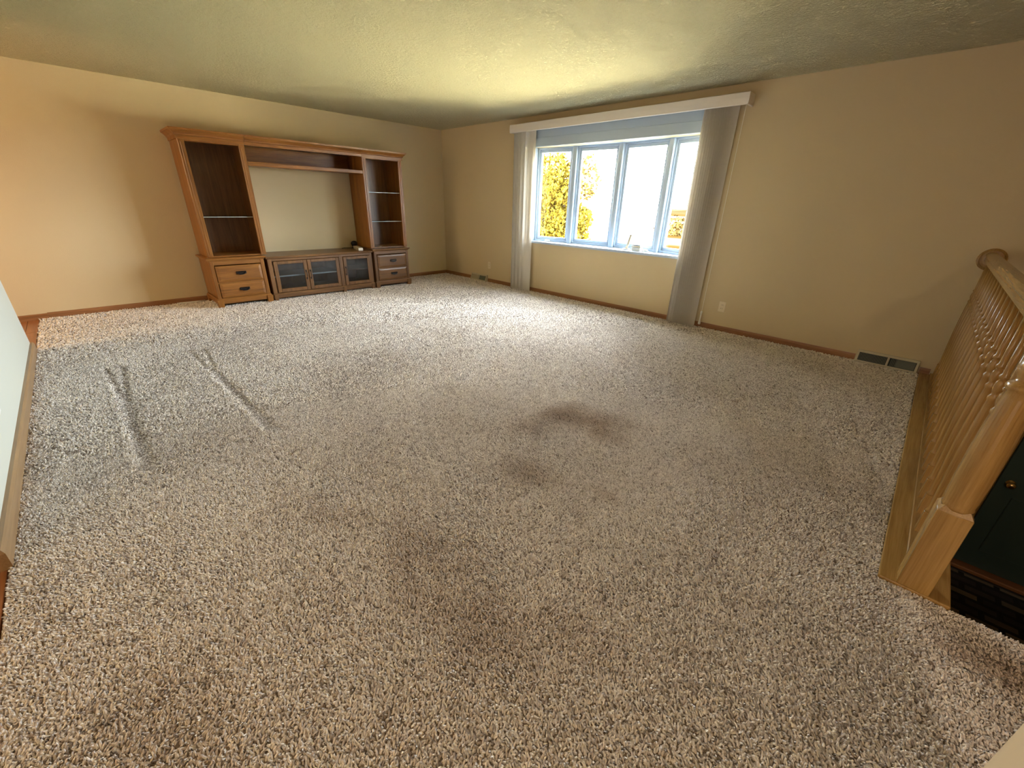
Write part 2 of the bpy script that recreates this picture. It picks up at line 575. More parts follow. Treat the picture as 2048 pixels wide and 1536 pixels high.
def vane(cx, cy, ang, z0=0.02, z1=2.252, w=0.089, curve=0.008):
    """One slat: a shallow curved strip, `ang` degrees from the wall plane."""
    ca, sa = math.cos(math.radians(ang)), math.sin(math.radians(ang))
    bm = bmesh.new()
    n = 6
    rows = []
    for z in (z0, z1):
        for t in (0.0, 0.0014):
            row = []
            for i in range(n + 1):
                u = (i / n - 0.5)
                off = curve * (1 - 4 * u * u) + t
                row.append(bm.verts.new((cx + w * u * ca - off * sa, cy + w * u * sa + off * ca, z)))
            rows.append(row)
    lo0, lo1, hi0, hi1 = rows
    for i in range(n):
        bm.faces.new((lo0[i], lo0[i + 1], hi0[i + 1], hi0[i]))
        bm.faces.new((lo1[i], hi1[i], hi1[i + 1], lo1[i + 1]))
        bm.faces.new((lo0[i], lo1[i], lo1[i + 1], lo0[i + 1]))
        bm.faces.new((hi0[i], hi0[i + 1], hi1[i + 1], hi1[i]))
    for e in (0, n):
        bm.faces.new((lo0[e], hi0[e], hi1[e], lo1[e]))
    return obj('vane', bm, M['vane'], blind, smooth=False, origin=(cx, cy, z0))


for i, (x, a) in enumerate(((1.935, 66), (1.968, 40), (2.00, 62), (2.04, 34), (2.08, 60), (2.125, 26), (2.165, 56), (2.21, 18), (2.258, 10))):
    vane(x, -0.078, a)
for i in range(12):
    vane(4.675 + i * 0.0245, -0.078, (34, 22, 40, 56, 55, 57, 54, 58, 55, 56, 53, 50)[i] if i else 60, 0.018)
cd = obj('pull_cord', tube(bmesh.new(), [(5.03, -0.055, 2.27), (5.03, -0.05, 1.2), (5.028, -0.045, 0.20)], 0.0022, 6), M['white_plastic'], blind)
bm = bmesh.new()
lathe(bm, 5.028, -0.045, [(0.004, 0.205), (0.012, 0.20), (0.013, 0.185), (0.009, 0.172), (0.008, 0.10), (0.014, 0.07), (0.015, 0.055), (0.008, 0.045)], 12)
obj('tassel', bm, M['white_plastic'], cd, smooth=True)

# ------------------------------------------------------------------ things on the window sill
st = empty('upright_stick', (3.86, 0.095, WZ0), 'thin beige stick leaning upright in a pale ring base on the window sill', 'stick')
obj('stick', tube(bmesh.new(), [(3.848, 0.088, WZ0 + 0.012), (3.875, 0.092, WZ0 + 0.10), (3.897, 0.095, WZ0 + 0.195)], [0.016, 0.0155, 0.015], 10), M['beige_stick'], st, smooth=True)
bm = bmesh.new()
tube(bm, [(3.855 + 0.04 * math.cos(t * PI / 8), 0.075 + 0.03 * math.sin(t * PI / 8), WZ0 + 0.012) for t in range(17)], 0.010, 8, False)
obj('ring_base', bm, M['white_plastic'], st, smooth=True)
bx = empty('white_box', (4.0, 0.10, WZ0), 'small white box with stacked flat lids on the window sill', 'box')
obj('body', B((3.945, 0.06, WZ0), (4.065, 0.14, WZ0 + 0.045), 0.006, 2), M['white_plastic'], bx)
obj('lid', B((3.938, 0.055, WZ0 + 0.046), (4.072, 0.145, WZ0 + 0.062), 0.005, 2), M['register'], bx)
obj('top_tray', B((3.95, 0.065, WZ0 + 0.063), (4.06, 0.135, WZ0 + 0.082), 0.006, 2), M['glare_blue_frame'], bx)
bm = bmesh.new()
tube(bm, [(4.09, 0.08, WZ0 + 0.009), (4.12, 0.06, WZ0 + 0.010), (4.155, 0.085, WZ0 + 0.011), (4.14, 0.115, WZ0 + 0.018), (4.11, 0.10, WZ0 + 0.022), (4.13, 0.07, WZ0 + 0.022), (4.18, 0.075, WZ0 + 0.008)], 0.008, 8)
tag(obj('coiled_string', bm, M['white_plastic'], smooth=True, origin=(4.13, 0.085, WZ0)), 'little coil of white cord beside the white box on the sill', 'cord')

# ------------------------------------------------------------------ outlets and registers
def outlet_right(x, z, label, face='right', y0=0.0):
    s = -1 if face == 'right' else 1
    o = empty('wall_outlet', (x, y0, z), label, 'outlet')
    d = lambda t: y0 + s * t
    obj('plate', B((x - 0.036, d(0), z - 0.058), (x + 0.036, d(0.006), z + 0.058), 0.004, 2), M['ivory'] if face == 'right' else M['white_plastic'], o)
    for q in (-0.020, 0.020):
        r = obj('socket', B((x - 0.017, d(0.004), z + q - 0.014), (x + 0.017, d(0.009), z + q + 0.014), 0.004, 2), M['ivory'] if face == 'right' else M['white_plastic'], o)
        bm = bmesh.new()
        for w in (-0.007, 0.006):
            box(bm, (x + w - 0.0012, d(0.0085), z + q - 0.005), (x + w + 0.0012, d(0.0093), z + q + 0.006))
        obj('slots', bm, M['black'], r)
    return o


outlet_right(5.225, 0.285, 'ivory wall outlet to the right of the blind near the pull cord')
outlet_right(1.265, 0.295, 'ivory wall outlet near the room corner above the small register')
outlet_right(3.583, 0.302, 'white outlet on the pale wall at the edge of the photo', 'left', -5.545)


def register(x0, x1, label, dark_from):
    r = empty('floor_register', ((x0 + x1) / 2, 0, 0), label, 'register')
    zt, dp = 0.118, 0.062
    prof = [(0, 0.004), (-dp, 0.004), (-dp, 0.014), (-0.022, zt - 0.006), (-0.016, zt), (0, zt)]
    for xa, xb in ((x0, x0 + 0.007), (x1 - 0.007, x1)):
        bm = bmesh.new()
        lo = [bm.verts.new((xa, y, z)) for y, z in prof]
        hi = [bm.verts.new((xb, y, z)) for y, z in prof]
        for i in range(6): bm.faces.new((lo[i], lo[(i + 1) % 6], hi[(i + 1) % 6], hi[i]))
        bm.faces.new(lo); bm.faces.new(hi[::-1])
        obj('end_cap', bm, M['register'], r)
    obj('top_lip', B((x0, -0.024, zt - 0.010), (x1, 0, zt), 0.002), M['register'], r)
    n = Vector((0, -(zt - 0.02), -(dp - 0.022))).normalized()

    def slanted(name, xa, xb, t0, t1, d0, d1, mat, parent):
        a = Vector((0, -dp, 0.014)); b_ = Vector((0, -0.022, zt - 0.006))
        nn = Vector((0, -(b_.z - a.z), (b_.y - a.y))).normalized()
        bm = bmesh.new()
        t = B((0, 0, 0), (1, 1, 1))
        for v in t.verts:
            p = a.lerp(b_, t0 + (t1 - t0) * v.co.y) + nn * (d0 + (d1 - d0) * v.co.z)
            v.co = (xa + (xb - xa) * v.co.x, p.y, p.z)
        return obj(name, t, mat, parent)
    slanted('backing', x0 + 0.006, x1 - 0.006, 0.05, 0.98, -0.020, -0.016, M['register_dark'], r)
    slanted('face_rail', x0, x1, 0.0, 0.13, -0.004, 0.003, M['register'], r)
    slanted('face_rail', x0, x1, 0.86, 1.0, -0.004, 0.003, M['register'], r)
    xm = (x0 + x1) / 2 + 0.01
    for xa, xb in ((x0, x0 + 0.016), (xm - 0.008, xm + 0.008), (x1 - 0.016, x1)):
        slanted('face_post', xa, xb, 0.1, 0.9, -0.004, 0.003, M['register'], r)
    k = int((x1 - x0) / 0.0105)
    for i in range(2, k - 1):
        xx = x0 + i * 0.0105
        if abs(xx - xm) > 0.012 and xx > x0 + 0.018 and xx < x1 - 0.02:
            slanted('louver', xx, xx + 0.0042, 0.12, 0.88, -0.013, -0.002, M['register_louver'] if dark_from(xx) else M['register'], r)
    slanted('damper', xm + 0.06, x1 - 0.02, 0.2, 0.85, -0.012, -0.010, M['register_louver'], r)
    return r


register(6.535, 6.975, 'beige metal baseboard register near the stair railing', lambda x: True)
register(0.81, 1.225, 'small beige baseboard register near the room corner below an outlet', lambda x: x > 1.0)

# ------------------------------------------------------------------ wall unit
def foot(parent, x, y, mat, sx=0.055, sy=0.055, h=0.105):
    bm = bmesh.new()
    t = B((x - sx / 2, y - sy / 2, 0), (x + sx / 2, y + sy / 2, h), 0.004)
    for v in t.verts:
        if v.co.z < 0.01:
            v.co.x = x + (v.co.x - x) * 0.86
            v.co.y = y + (v.co.y - y) * 0.86
    obj('foot', t, mat, parent)


def bail_pull(parent, x, y, z):
    bm = bmesh.new()
    box(bm, (x - 0.001, y - 0.058, z - 0.013), (x + 0.004, y + 0.058, z + 0.021), 0.003)
    pts = []
    for i in range(13):
        t = PI * i / 12
        pts.append((x + 0.010 + 0.012 * math.sin(t), y - 0.05 * math.cos(t), z + 0.010 - 0.026 * math.sin(t)))
    tube(bm, pts, 0.0058, 8)
    lo = [bm.verts.new((x + 0.006, y - 0.05, z + 0.02)), bm.verts.new((x + 0.006, y + 0.05, z + 0.02)),
          bm.verts.new((x + 0.018, y + 0.034, z + 0.012)), bm.verts.new((x + 0.018, y - 0.034, z + 0.012))]
    bm.faces.new(lo)
    obj('pull', bm, M['bronze'], parent)


def raised_front(xf, y0, y1, z0, z1):
    """Drawer front: slab with a raised, bevelled field."""
    bm = bmesh.new()
    box(bm, (xf - 0.02, y0, z0), (xf, y1, z1), 0.003)
    a = [(y0 + 0.006, z0 + 0.006), (y1 - 0.006, z0 + 0.006), (y1 - 0.006, z1 - 0.006), (y0 + 0.006, z1 - 0.006)]
    c = [(y0 + 0.030, z0 + 0.026), (y1 - 0.030, z0 + 0.026), (y1 - 0.030, z1 - 0.026), (y0 + 0.030, z1 - 0.026)]
    va = [bm.verts.new((xf + 0.0005, y, z)) for y, z in a]
    vc = [bm.verts.new((xf + 0.007, y, z)) for y, z in c]
    for i in range(4): bm.faces.new((va[i], va[(i + 1) % 4], vc[(i + 1) % 4], vc[i]))
    bm.faces.new(vc)
    return bm


def drawer_cabinet(name, y0, y1, label, mz, my):
    c = empty(name, (0.33, (y0 + y1) / 2, 0), label, 'cabinet')
    xb, xf = 0.035, 0.590
    ya, yb = y0 + 0.022, y1 - 0.022
    bm = bmesh.new()
    box(bm, (xb, ya, 0.09), (xf - 0.02, ya + 0.018, 0.575))
    box(bm, (xb, yb - 0.018, 0.09), (xf - 0.02, yb, 0.575))
    box(bm, (xb, ya, 0.09), (xb + 0.012, yb, 0.575))
    box(bm, (xb, ya, 0.10), (xf - 0.02, yb, 0.118))
    obj('carcass', bm, mz, c)
    for p, q in ((ya - 0.002, ya + 0.042), (yb - 0.042, yb + 0.002)):
        obj('stile', B((xf - 0.024, p, 0.09), (xf + 0.004, q, 0.575), 0.004), mz, c)
    for z0, z1 in ((0.515, 0.575), (0.296, 0.312), (0.098, 0.118)):
        obj('rail', B((xf - 0.022, ya + 0.04, z0), (xf, yb - 0.04, z1), 0.002), my, c)
    bm = bmesh.new()
    sweep(bm, [(xb, y0 + 0.02), (xf, y0 + 0.02), (xf, y1 - 0.02), (xb, y1 - 0.02)], [(0, 0.560), (0.008, 0.563), (0.012, 0.575), (0.024, 0.580), (0.026, 0.590), (0.022, 0.598), (0, 0.600)], 1)
    box(bm, (xb, y0 + 0.02, 0.576), (xf, y1 - 0.02, 0.600))
    obj('top', bm, my, c)
    bm = bmesh.new()
    sweep(bm, [(xb, y0 + 0.022), (xf, y0 + 0.022), (xf, y1 - 0.022), (xb, y1 - 0.022)], [(0, 0.045), (0.010, 0.045), (0.014, 0.05), (0.014, 0.098), (0.008, 0.108), (0, 0.112)], 1)
    obj('plinth', bm, my, c)
    for x in (xb + 0.035, xf - 0.004):
        for y in (y0 + 0.036, y1 - 0.036): foot(c, x, y, mz, 0.068, 0.072, 0.095)
    for z0, z1 in ((0.118, 0.298), (0.310, 0.505)):
        d = obj('drawer', raised_front(xf + 0.012, ya + 0.046, yb - 0.046, z0 + 0.003, z1), my, c)
        bail_pull(d, xf + 0.019, (y0 + y1) / 2 + 0.012, (z0 + z1) / 2 + 0.004)
    return c


drawer_cabinet('drawer_cabinet', -3.985, -3.345, 'orange oak two-drawer cabinet below the taller open bookcase with one glass shelf', M['oak_z'], M['oak_y'])
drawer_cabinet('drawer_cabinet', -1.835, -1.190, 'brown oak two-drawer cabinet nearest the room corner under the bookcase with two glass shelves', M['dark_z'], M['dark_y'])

CROWN = [(0.0, 1.862), (0.010, 1.862), (0.012, 1.895), (0.020, 1.900), (0.024, 1.912), (0.036, 1.926), (0.050, 1.940), (0.060, 1.945), (0.062, 1.965), (0.0, 1.968)]


def bookcase(y0, y1, label, mz, my, shelves, ends):
    h = empty('open_bookcase', (0.27, (y0 + y1) / 2, 0.601), label, 'bookcase')
    xb, xf = 0.035, 0.495
    z0, z1 = 0.601, 1.90
    for p in (y0, y1 - 0.020):
        obj('side_panel', B((xb, p, z0), (xf - 0.02, p + 0.020, z1), 0.002), mz, h)
    obj('back_panel', B((xb, y0 + 0.02, z0 + 0.0), (xb + 0.010, y1 - 0.02, z1)), M['dark_z'], h)  # darker wood puts the shade inside the bookcase into the colour
    obj('bottom_panel', B((xb + 0.01, y0 + 0.02, z0), (xf - 0.02, y1 - 0.02, z0 + 0.012)), my, h)
    obj('top_panel', B((xb + 0.01, y0 + 0.02, z1 - 0.03), (xf - 0.02, y1 - 0.02, z1)), my, h)
    for p, q in ((y0, y0 + 0.062), (y1 - 0.062, y1)):
        bm = bmesh.new()
        box(bm, (xf - 0.022, p, z0), (xf, q, z1), 0.004)
        pc = (p + q) / 2
        box(bm, (xf - 0.004, pc - 0.008, z0 + 0.03), (xf + 0.005, pc + 0.008, z1 - 0.06), 0.004)
        obj('stile', bm, mz, h)
    obj('top_rail', B((xf - 0.021, y0 + 0.06, 1.845), (xf - 0.001, y1 - 0.06, z1), 0.002), my, h)
    bm = bmesh.new()
    path = [(xf, y0), (xf, y1)]
    if 'a' in ends: path = [(xb, y0)] + path
    if 'b' in ends: path = path + [(xb, y1)]
    sweep(bm, path, CROWN, 1)
    box(bm, (xb, y0, 1.945), (xf, y1, 1.965))
    obj('crown', bm, my, h)
    for z in shelves:
        g = obj('glass_shelf', B((xb + 0.012, y0 + 0.022, z), (xf - 0.065, y1 - 0.022, z + 0.006)), M['shelf_glass'], h)
        obj('front_edge', B((xf - 0.065, y0 + 0.022, z - 0.0005), (xf - 0.061, y1 - 0.022, z + 0.0065)), M['shelf_edge'], g)
    return h


bookcase(-3.942, -3.29, 'tall open oak bookcase with a single glass shelf', M['oak_z'], M['oak_y'], (1.055,), 'a')
bookcase(-1.80, -1.152, 'open oak bookcase with two glass shelves nearest the room corner', M['oak_z'], M['oak_y'], (0.985, 1.40), 'b')

# bridge between the bookcases
br = empty('bridge_shelf', (0.27, -2.545, 1.65), 'long oak bridge shelf spanning the gap between the two bookcases', 'shelf')
Y0, Y1, XB, XF = -3.288, -1.802, 0.035, 0.495
obj('shelf_board', B((XB, Y0, 1.652), (XF - 0.02, Y1, 1.676), 0.002), M['oak_y'], br)
obj('shelf_front', B((XF - 0.02, Y0, 1.643), (XF, Y1, 1.688), 0.004), M['oak_y'], br)
obj('back_panel', B((XB, Y0, 1.676), (XB + 0.010, Y1, 1.90)), M['oak_y'], br)
obj('top_rail', B((XF - 0.02, Y0, 1.868), (XF - 0.001, Y1, 1.90), 0.002), M['oak_y'], br)
obj('top_panel', B((XB, Y0, 1.885), (XF - 0.02, Y1, 1.90)), M['oak_y'], br)
bm = bmesh.new()
sweep(bm, [(XF, Y0), (XF, Y1)], CROWN, 1)
box(bm, (XB, Y0, 1.945), (XF, Y1, 1.965))
obj('crown', bm, M['oak_y'], br)

# media console
cs = empty('media_console', (0.33, -2.585, 0), 'low brown media console with three glass doors between the drawer cabinets', 'console')
y0, y1, xb, xf = -3.338, -1.842, 0.035, 0.585
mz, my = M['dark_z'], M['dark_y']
bm = bmesh.new()
sweep(bm, [(xb, y0 + 0.015), (xf, y0 + 0.015), (xf, y1 - 0.015), (xb, y1 - 0.015)], [(0, 0.548), (0.010, 0.552), (0.018, 0.558), (0.020, 0.574), (0.016, 0.580), (0, 0.581)], 1)
box(bm, (xb, y0 + 0.015, 0.556), (xf, y1 - 0.015, 0.581))
obj('top', bm, my, cs)
bm = bmesh.new()
for p in (y0 + 0.015, y1 - 0.033): box(bm, (xb, p, 0.06), (xf - 0.02, p + 0.018, 0.556))
box(bm, (xb, y0 + 0.02, 0.07), (xb + 0.010, y1 - 0.02, 0.556))
box(bm, (xb, y0 + 0.02, 0.09), (xf - 0.02, y1 - 0.02, 0.108))
box(bm, (xb, -2.365, 0.10), (xf - 0.03, -2.347, 0.556))
obj('carcass', bm, mz, cs)
for ya, yb in ((y0 + 0.034, -2.366), (-2.346, y1 - 0.034)):
    ish = obj('inner_shelf', B((xb + 0.012, ya, 0.302), (xf - 0.06, yb, 0.316), 0.002), my, cs)
    if ya < -3:
        tag(obj('shelf_edge', B((xf - 0.060, ya, 0.300), (xf - 0.054, yb, 0.318), 0.001), M['shelf_edge'], ish), 'pale shelf front edge')
for p, q in ((y0 + 0.012, y0 + 0.065), (-2.375, -2.318), (y1 - 0.052, y1 - 0.012)):
    obj('stile', B((xf - 0.022, p, 0.06), (xf + 0.002, q, 0.556), 0.004), mz, cs)
obj('rail', B((xf - 0.021, y0 + 0.05, 0.520), (xf, y1 - 0.05, 0.556), 0.002), my, cs)
bm = bmesh.new()
sweep(bm, [(xb, y0 + 0.012), (xf, y0 + 0.012), (xf, y1 - 0.012), (xb, y1 - 0.012)], [(0, 0.035), (0.008, 0.035), (0.010, 0.04), (0.010, 0.090), (0.004, 0.098), (0, 0.100)], 1)
obj('plinth', bm, my, cs)
for x in (xb + 0.035, xf - 0.006):
    for y in (y0 + 0.035, -2.345, y1 - 0.035): foot(cs, x, y, mz, 0.05, 0.055, 0.09)
XD = xf + 0.014
for (da, db, hy) in ((-3.262, -2.838, -2.862), (-2.830, -2.384, -2.806), (-2.314, -1.892, -2.290)):
    bm = bmesh.new()
    w = 0.047
    box(bm, (XD - 0.02, da, 0.106), (XD, da + w, 0.515), 0.004)
    box(bm, (XD - 0.02, db - w, 0.106), (XD, db, 0.515), 0.004)
    box(bm, (XD - 0.02, da + w, 0.106), (XD, db - w, 0.106 + w), 0.004)
    box(bm, (XD - 0.02, da + w, 0.515 - w + 0.008), (XD, db - w, 0.515), 0.004)
    d = obj('door', bm, mz, cs)
    obj('glass', B((XD - 0.012, da + w - 0.006, 0.145), (XD - 0.008, db - w + 0.006, 0.482)), M['dark_pane'], d)
    bm = bmesh.new()
    tube(bm, [(XD, hy, 0.262), (XD + 0.018, hy, 0.270), (XD + 0.022, hy, 0.315), (XD + 0.018, hy, 0.360), (XD, hy, 0.368)], 0.006, 8)
    box(bm, (XD - 0.001, hy - 0.010, 0.250), (XD + 0.004, hy + 0.010, 0.276), 0.002)
    box(bm, (XD - 0.001, hy - 0.010, 0.354), (XD + 0.004, hy + 0.010, 0.380), 0.002)
    obj('pull', bm, M['bronze'], d)

# bits lying on the wall unit
pb = empty('power_bar', (0.36, -1.955, 0.581), 'long cream power bar with a white end lying on the media console', 'power bar')
t = B((-0.16, -0.033, 0), (0.20, 0.033, 0.045), 0.006, 2)
R3 = Matrix.Rotation(math.radians(-14), 4, 'Z')
bmesh.ops.transform(t, matrix=Matrix.Translation((0.36, -1.955, 0.581)) @ R3, verts=t.verts)
obj('body', t, M['beige_stick'], pb)
t = B((0.195, -0.034, 0.002), (0.206, 0.034, 0.044), 0.004)
bmesh.ops.transform(t, matrix=Matrix.Translation((0.36, -1.955, 0.581)) @ R3, verts=t.verts)
tag(obj('end_cap', t, M['white_plastic'], pb), 'white end face')
sp = empty('black_speaker', (0.11, -1.885, 0.581), 'small round black device standing behind the power bar on the console', 'speaker')
bm = bmesh.new()
lathe(bm, 0.11, -1.885, [(0.032, 0.5812), (0.036, 0.587), (0.030, 0.60), (0.034, 0.612), (0.047, 0.632), (0.050, 0.655), (0.042, 0.675), (0.024, 0.687), (0.006, 0.690)], 18)
obj('housing', bm, M['black'], sp, smooth=True)
obj('foot_ring', lathe(bmesh.new(), 0.11, -1.885, [(0.040, 0.5812), (0.042, 0.586), (0.038, 0.589)], 18), M['bronze'], sp, smooth=True)
bm = bmesh.new()
tube(bm, [(0.15, -1.92, 0.588), (0.10, -1.99, 0.586), (0.09, -2.06, 0.586), (0.12, -2.10, 0.586), (0.10, -2.04, 0.590)], 0.005, 6)
tag(obj('grey_cable', bm, M['bronze'], smooth=True, origin=(0.11, -2.0, 0.584)), 'short dark cable curled behind the power bar on the console', 'cable')
bm = bmesh.new()
box(bm, (0.20, -1.74, 0.6135), (0.32, -1.64, 0.640), 0.006)
tag(obj('black_adapter', bm, M['black'], origin=(0.26, -1.69, 0.613)), 'flat black adapter on the floor of the two-shelf bookcase', 'adapter')
bm = bmesh.new()
tube(bm, [(0.33, -1.67, 0.619), (0.40, -1.66, 0.618), (0.44, -1.62, 0.618), (0.42, -1.57, 0.618), (0.36, -1.60, 0.618)], 0.004, 6)
tag(obj('pale_cable', bm, M['register'], smooth=True, origin=(0.4, -1.62, 0.614)), 'thin pale cable looped beside the black adapter', 'cable')
bm = bmesh.new()
tube(bm, [(0.05, -4.02, 0.016), (0.07, -4.10, 0.018), (0.06, -4.22, 0.017), (0.045, -4.32, 0.016), (0.075, -4.25, 0.017), (0.09, -4.12, 0.017), (0.08, -4.02, 0.017)], 0.006, 6)
tag(obj('white_cable', bm, M['white_plastic'], smooth=True, origin=(0.06, -4.15, 0.012)), 'flat pale cable on the carpet beside the orange cabinet', 'cable')

# ------------------------------------------------------------------ stair railing
rl = empty('stair_railing', (7.095, -1.6, 0), 'oak stair railing with turned balusters and a square newel post', 'railing')
RZ, RY = M['rail_z'], M['rail_y']
obj('shoe_board', B((6.995, SY, 0.0), (SX + 0.004, -0.001, 0.018), 0.005, 2), RY, rl)
obj('shoe_rail', B((7.065, SY + 0.09, 0.018), (7.125, -0.001, 0.030), 0.004), RY, rl)
bm = bmesh.new()
pr = [(-0.026, 0.985), (0.026, 0.985), (0.030, 0.992), (0.031, 1.012), (0.026, 1.020), (0.033, 1.030), (0.032, 1.044), (0.022, 1.055), (0.0, 1.059),
      (-0.022, 1.055), (-0.032, 1.044), (-0.033, 1.030), (-0.026, 1.020), (-0.031, 1.012), (-0.030, 0.992)]
a = [bm.verts.new((7.095 + x, SY + 0.04, z)) for x, z in pr]
b_ = [bm.verts.new((7.095 + x, -0.016, z)) for x, z in pr]
for i in range(len(pr)): bm.faces.new((a[i], a[(i + 1) % len(pr)], b_[(i + 1) % len(pr)], b_[i]))
bm.faces.new(a); bm.faces.new(b_[::-1])
obj('handrail', bm, RY, rl)
bm = bmesh.new()
lathe(bm, 0, 0, [(0.080, 0), (0.083, 0.006), (0.080, 0.013), (0.070, 0.017), (0.066, 0.015), (0.05, 0.018)], 32)
bmesh.ops.transform(bm, matrix=Matrix.Translation((7.105, -0.001, 1.005)) @ Matrix.Rotation(PI / 2, 4, 'X'), verts=bm.verts)
obj('rosette', bm, RZ, rl, smooth=False)
bal_me = None
for k in range(18):
    yk = -2.90 + 0.166 * k
    if bal_me is None:
        bm = bmesh.new()
        s = 0.0165
        box(bm, (7.095 - s, yk - s, 0.029), (7.095 + s, yk + s, 0.135), 0.0015)
        lathe(bm, 7.095, yk, [(0.0165, 0.134), (0.0158, 0.142), (0.0125, 0.152), (0.0112, 0.165), (0.0118, 0.20),
                              (0.0150, 0.30), (0.0172, 0.42), (0.0172, 0.52), (0.0155, 0.64), (0.0135, 0.672), (0.0160, 0.678), (0.0165, 0.688), (0.0115, 0.697),
                              (0.0110, 0.702), (0.0150, 0.715), (0.0165, 0.730), (0.0140, 0.748), (0.0100, 0.758), (0.0150, 0.764), (0.0155, 0.772), (0.0105, 0.780), (0.0110, 0.80),
                              (0.0098, 0.985)], 14)
        o = obj('baluster', bm, RZ, rl, smooth=False, origin=(7.095, yk, 0.029))
        for p in o.data.polygons: p.use_smooth = p.area < 0.0011
        bal_me = o.data
    else:
        o = bpy.data.objects.new('baluster', bal_me)
        o.parent = rl
        o.location = (0, yk + 1.6, 0.029)
        COL.objects.link(o)
bm = bmesh.new()
NX, NY, nh = 7.094, SY + 0.047, 0.046
box(bm, (NX - nh, NY - nh, 0.018), (NX + nh, NY + nh, 0.372), 0.002)
lo = [bm.verts.new((NX + sx * (nh - 0.002), NY + sy * (nh - 0.002), 0.372)) for sx, sy in ((-1, -1), (1, -1), (1, 1), (-1, 1))]
hi = [bm.verts.new((NX + sx * 0.032, NY + sy * 0.032, 0.392)) for sx, sy in ((-1, -1), (1, -1), (1, 1), (-1, 1))]
for i in range(4): bm.faces.new((lo[i], lo[(i + 1) % 4], hi[(i + 1) % 4], hi[i]))
lathe(bm, NX, NY, [(0.040, 0.382), (0.043, 0.392), (0.040, 0.402), (0.042, 0.42), (0.044, 0.50), (0.0435, 0.62), (0.038, 0.80), (0.035, 0.822), (0.043, 0.830), (0.046, 0.840),
                   (0.042, 0.850), (0.031, 0.858), (0.030, 0.868), (0.037, 0.882), (0.041, 0.900), (0.036, 0.922), (0.031, 0.932), (0.042, 0.938), (0.043, 0.946), (0.034, 0.952)], 28)
box(bm, (NX - nh, NY - nh, 0.952), (NX + nh, NY + nh, 1.11), 0.003)
lathe(bm, NX, NY, [(0.03, 1.11), (0.024, 1.125), (0.03, 1.135), (0.044, 1.16), (0.046, 1.18), (0.036, 1.205), (0.015, 1.22), (0.002, 1.222)], 24)
o = obj('newel_post', bm, RZ, rl)
for p in o.data.polygons: p.use_smooth = len(p.vertices) == 4 and p.area < 0.0012

# ------------------------------------------------------------------ entry: door, threshold, rug
dr = empty('door_1', (8.2, -0.01, ENTRY), kind='structure', label='dark green front door below the railing')
obj('slab', B((7.742, -0.035, ENTRY + 0.04), (8.66, 0.0, ENTRY + 2.06), 0.003), M['door'], dr)
for xa, xb_ in ((7.86, 8.15), (8.25, 8.54)):
    for za, zb in ((ENTRY + 0.22, ENTRY + 0.80), (ENTRY + 1.10, ENTRY + 1.92)):
        bm = bmesh.new()
        box(bm, (xa, -0.042, za), (xb_, -0.034, zb), 0.006)
        obj('panel', bm, M['door'], dr)
bm = bmesh.new()
lathe(bm, 0, 0, [(0.030, 0.0), (0.030, 0.006), (0.014, 0.010), (0.012, 0.030), (0.024, 0.038), (0.029, 0.050), (0.026, 0.062), (0.012, 0.070), (0.002, 0.071)], 20)
bmesh.ops.transform(bm, matrix=Matrix.Translation((7.812, -0.035, ENTRY + 0.925)) @ Matrix.Rotation(PI / 2, 4, 'X'), verts=bm.verts)
obj('knob', bm, M['brass'], dr, smooth=True)
bm = bmesh.new()
box(bm, (7.66, -0.022, ENTRY), (7.738, -0.0, ENTRY + 2.14), 0.004)
box(bm, (8.664, -0.022, ENTRY), (8.742, -0.0, ENTRY + 2.14), 0.004)
box(bm, (7.66, -0.022, ENTRY + 2.064), (8.742, -0.0, ENTRY + 2.14), 0.004)
obj('casing', bm, M['rail_z'], dr)
obj('threshold', B((7.742, -0.12, ENTRY), (8.66, -0.0, ENTRY + 0.038), 0.008, 2), M['base_x'], dr)


def rug_mat():
    mt, N, L, b = new_mat('entry_rug_weave')
    tc = N.new('ShaderNodeTexCoord')
    mp = N.new('ShaderNodeMapping')
    mp.inputs['Scale'].default_value = (5.0, 5.0, 1.0)
    L.new(tc.outputs['Object'], mp.inputs['Vector'])
    bt = N.new('ShaderNodeTexBrick')
    bt.inputs['Scale'].default_value = 1.0
    bt.inputs['Mortar Size'].default_value = 0.10
    bt.inputs['Brick Width'].default_value = 1.1
    bt.inputs['Row Height'].default_value = 0.5
    bt.inputs['Color1'].default_value = (0.035, 0.030, 0.036, 1)
    bt.inputs['Color2'].default_value = (0.36, 0.30, 0.22, 1)
    bt.inputs['Bias'].default_value = -0.45
    bt.inputs['Mortar'].default_value = (0.012, 0.012, 0.015, 1)
    L.new(mp.outputs['Vector'], bt.inputs['Vector'])
    L.new(bt.outputs['Color'], b.inputs['Base Color'])
    b.inputs['Roughness'].default_value = 0.95
    return mt


rug = empty('entry_rug', (8.15, -0.62, ENTRY), 'dark patterned rug on the entry floor below the railing', 'rug')
obj('pile', B((7.50, -1.05, ENTRY), (8.85, -0.16, ENTRY + 0.010), 0.004), rug_mat(), rug)
bm = bmesh.new()
for (xa, ya, xb_, yb_) in ((7.47, -1.08, 8.88, -1.05), (7.47, -0.16, 8.88, -0.13), (7.47, -1.05, 7.50, -0.16), (8.85, -1.05, 8.88, -0.16)):
    box(bm, (xa, ya, ENTRY), (xb_, yb_, ENTRY + 0.012), 0.004)
obj('border', bm, M['black'], rug)

# ------------------------------------------------------------------ outdoors
GZ = -1.8


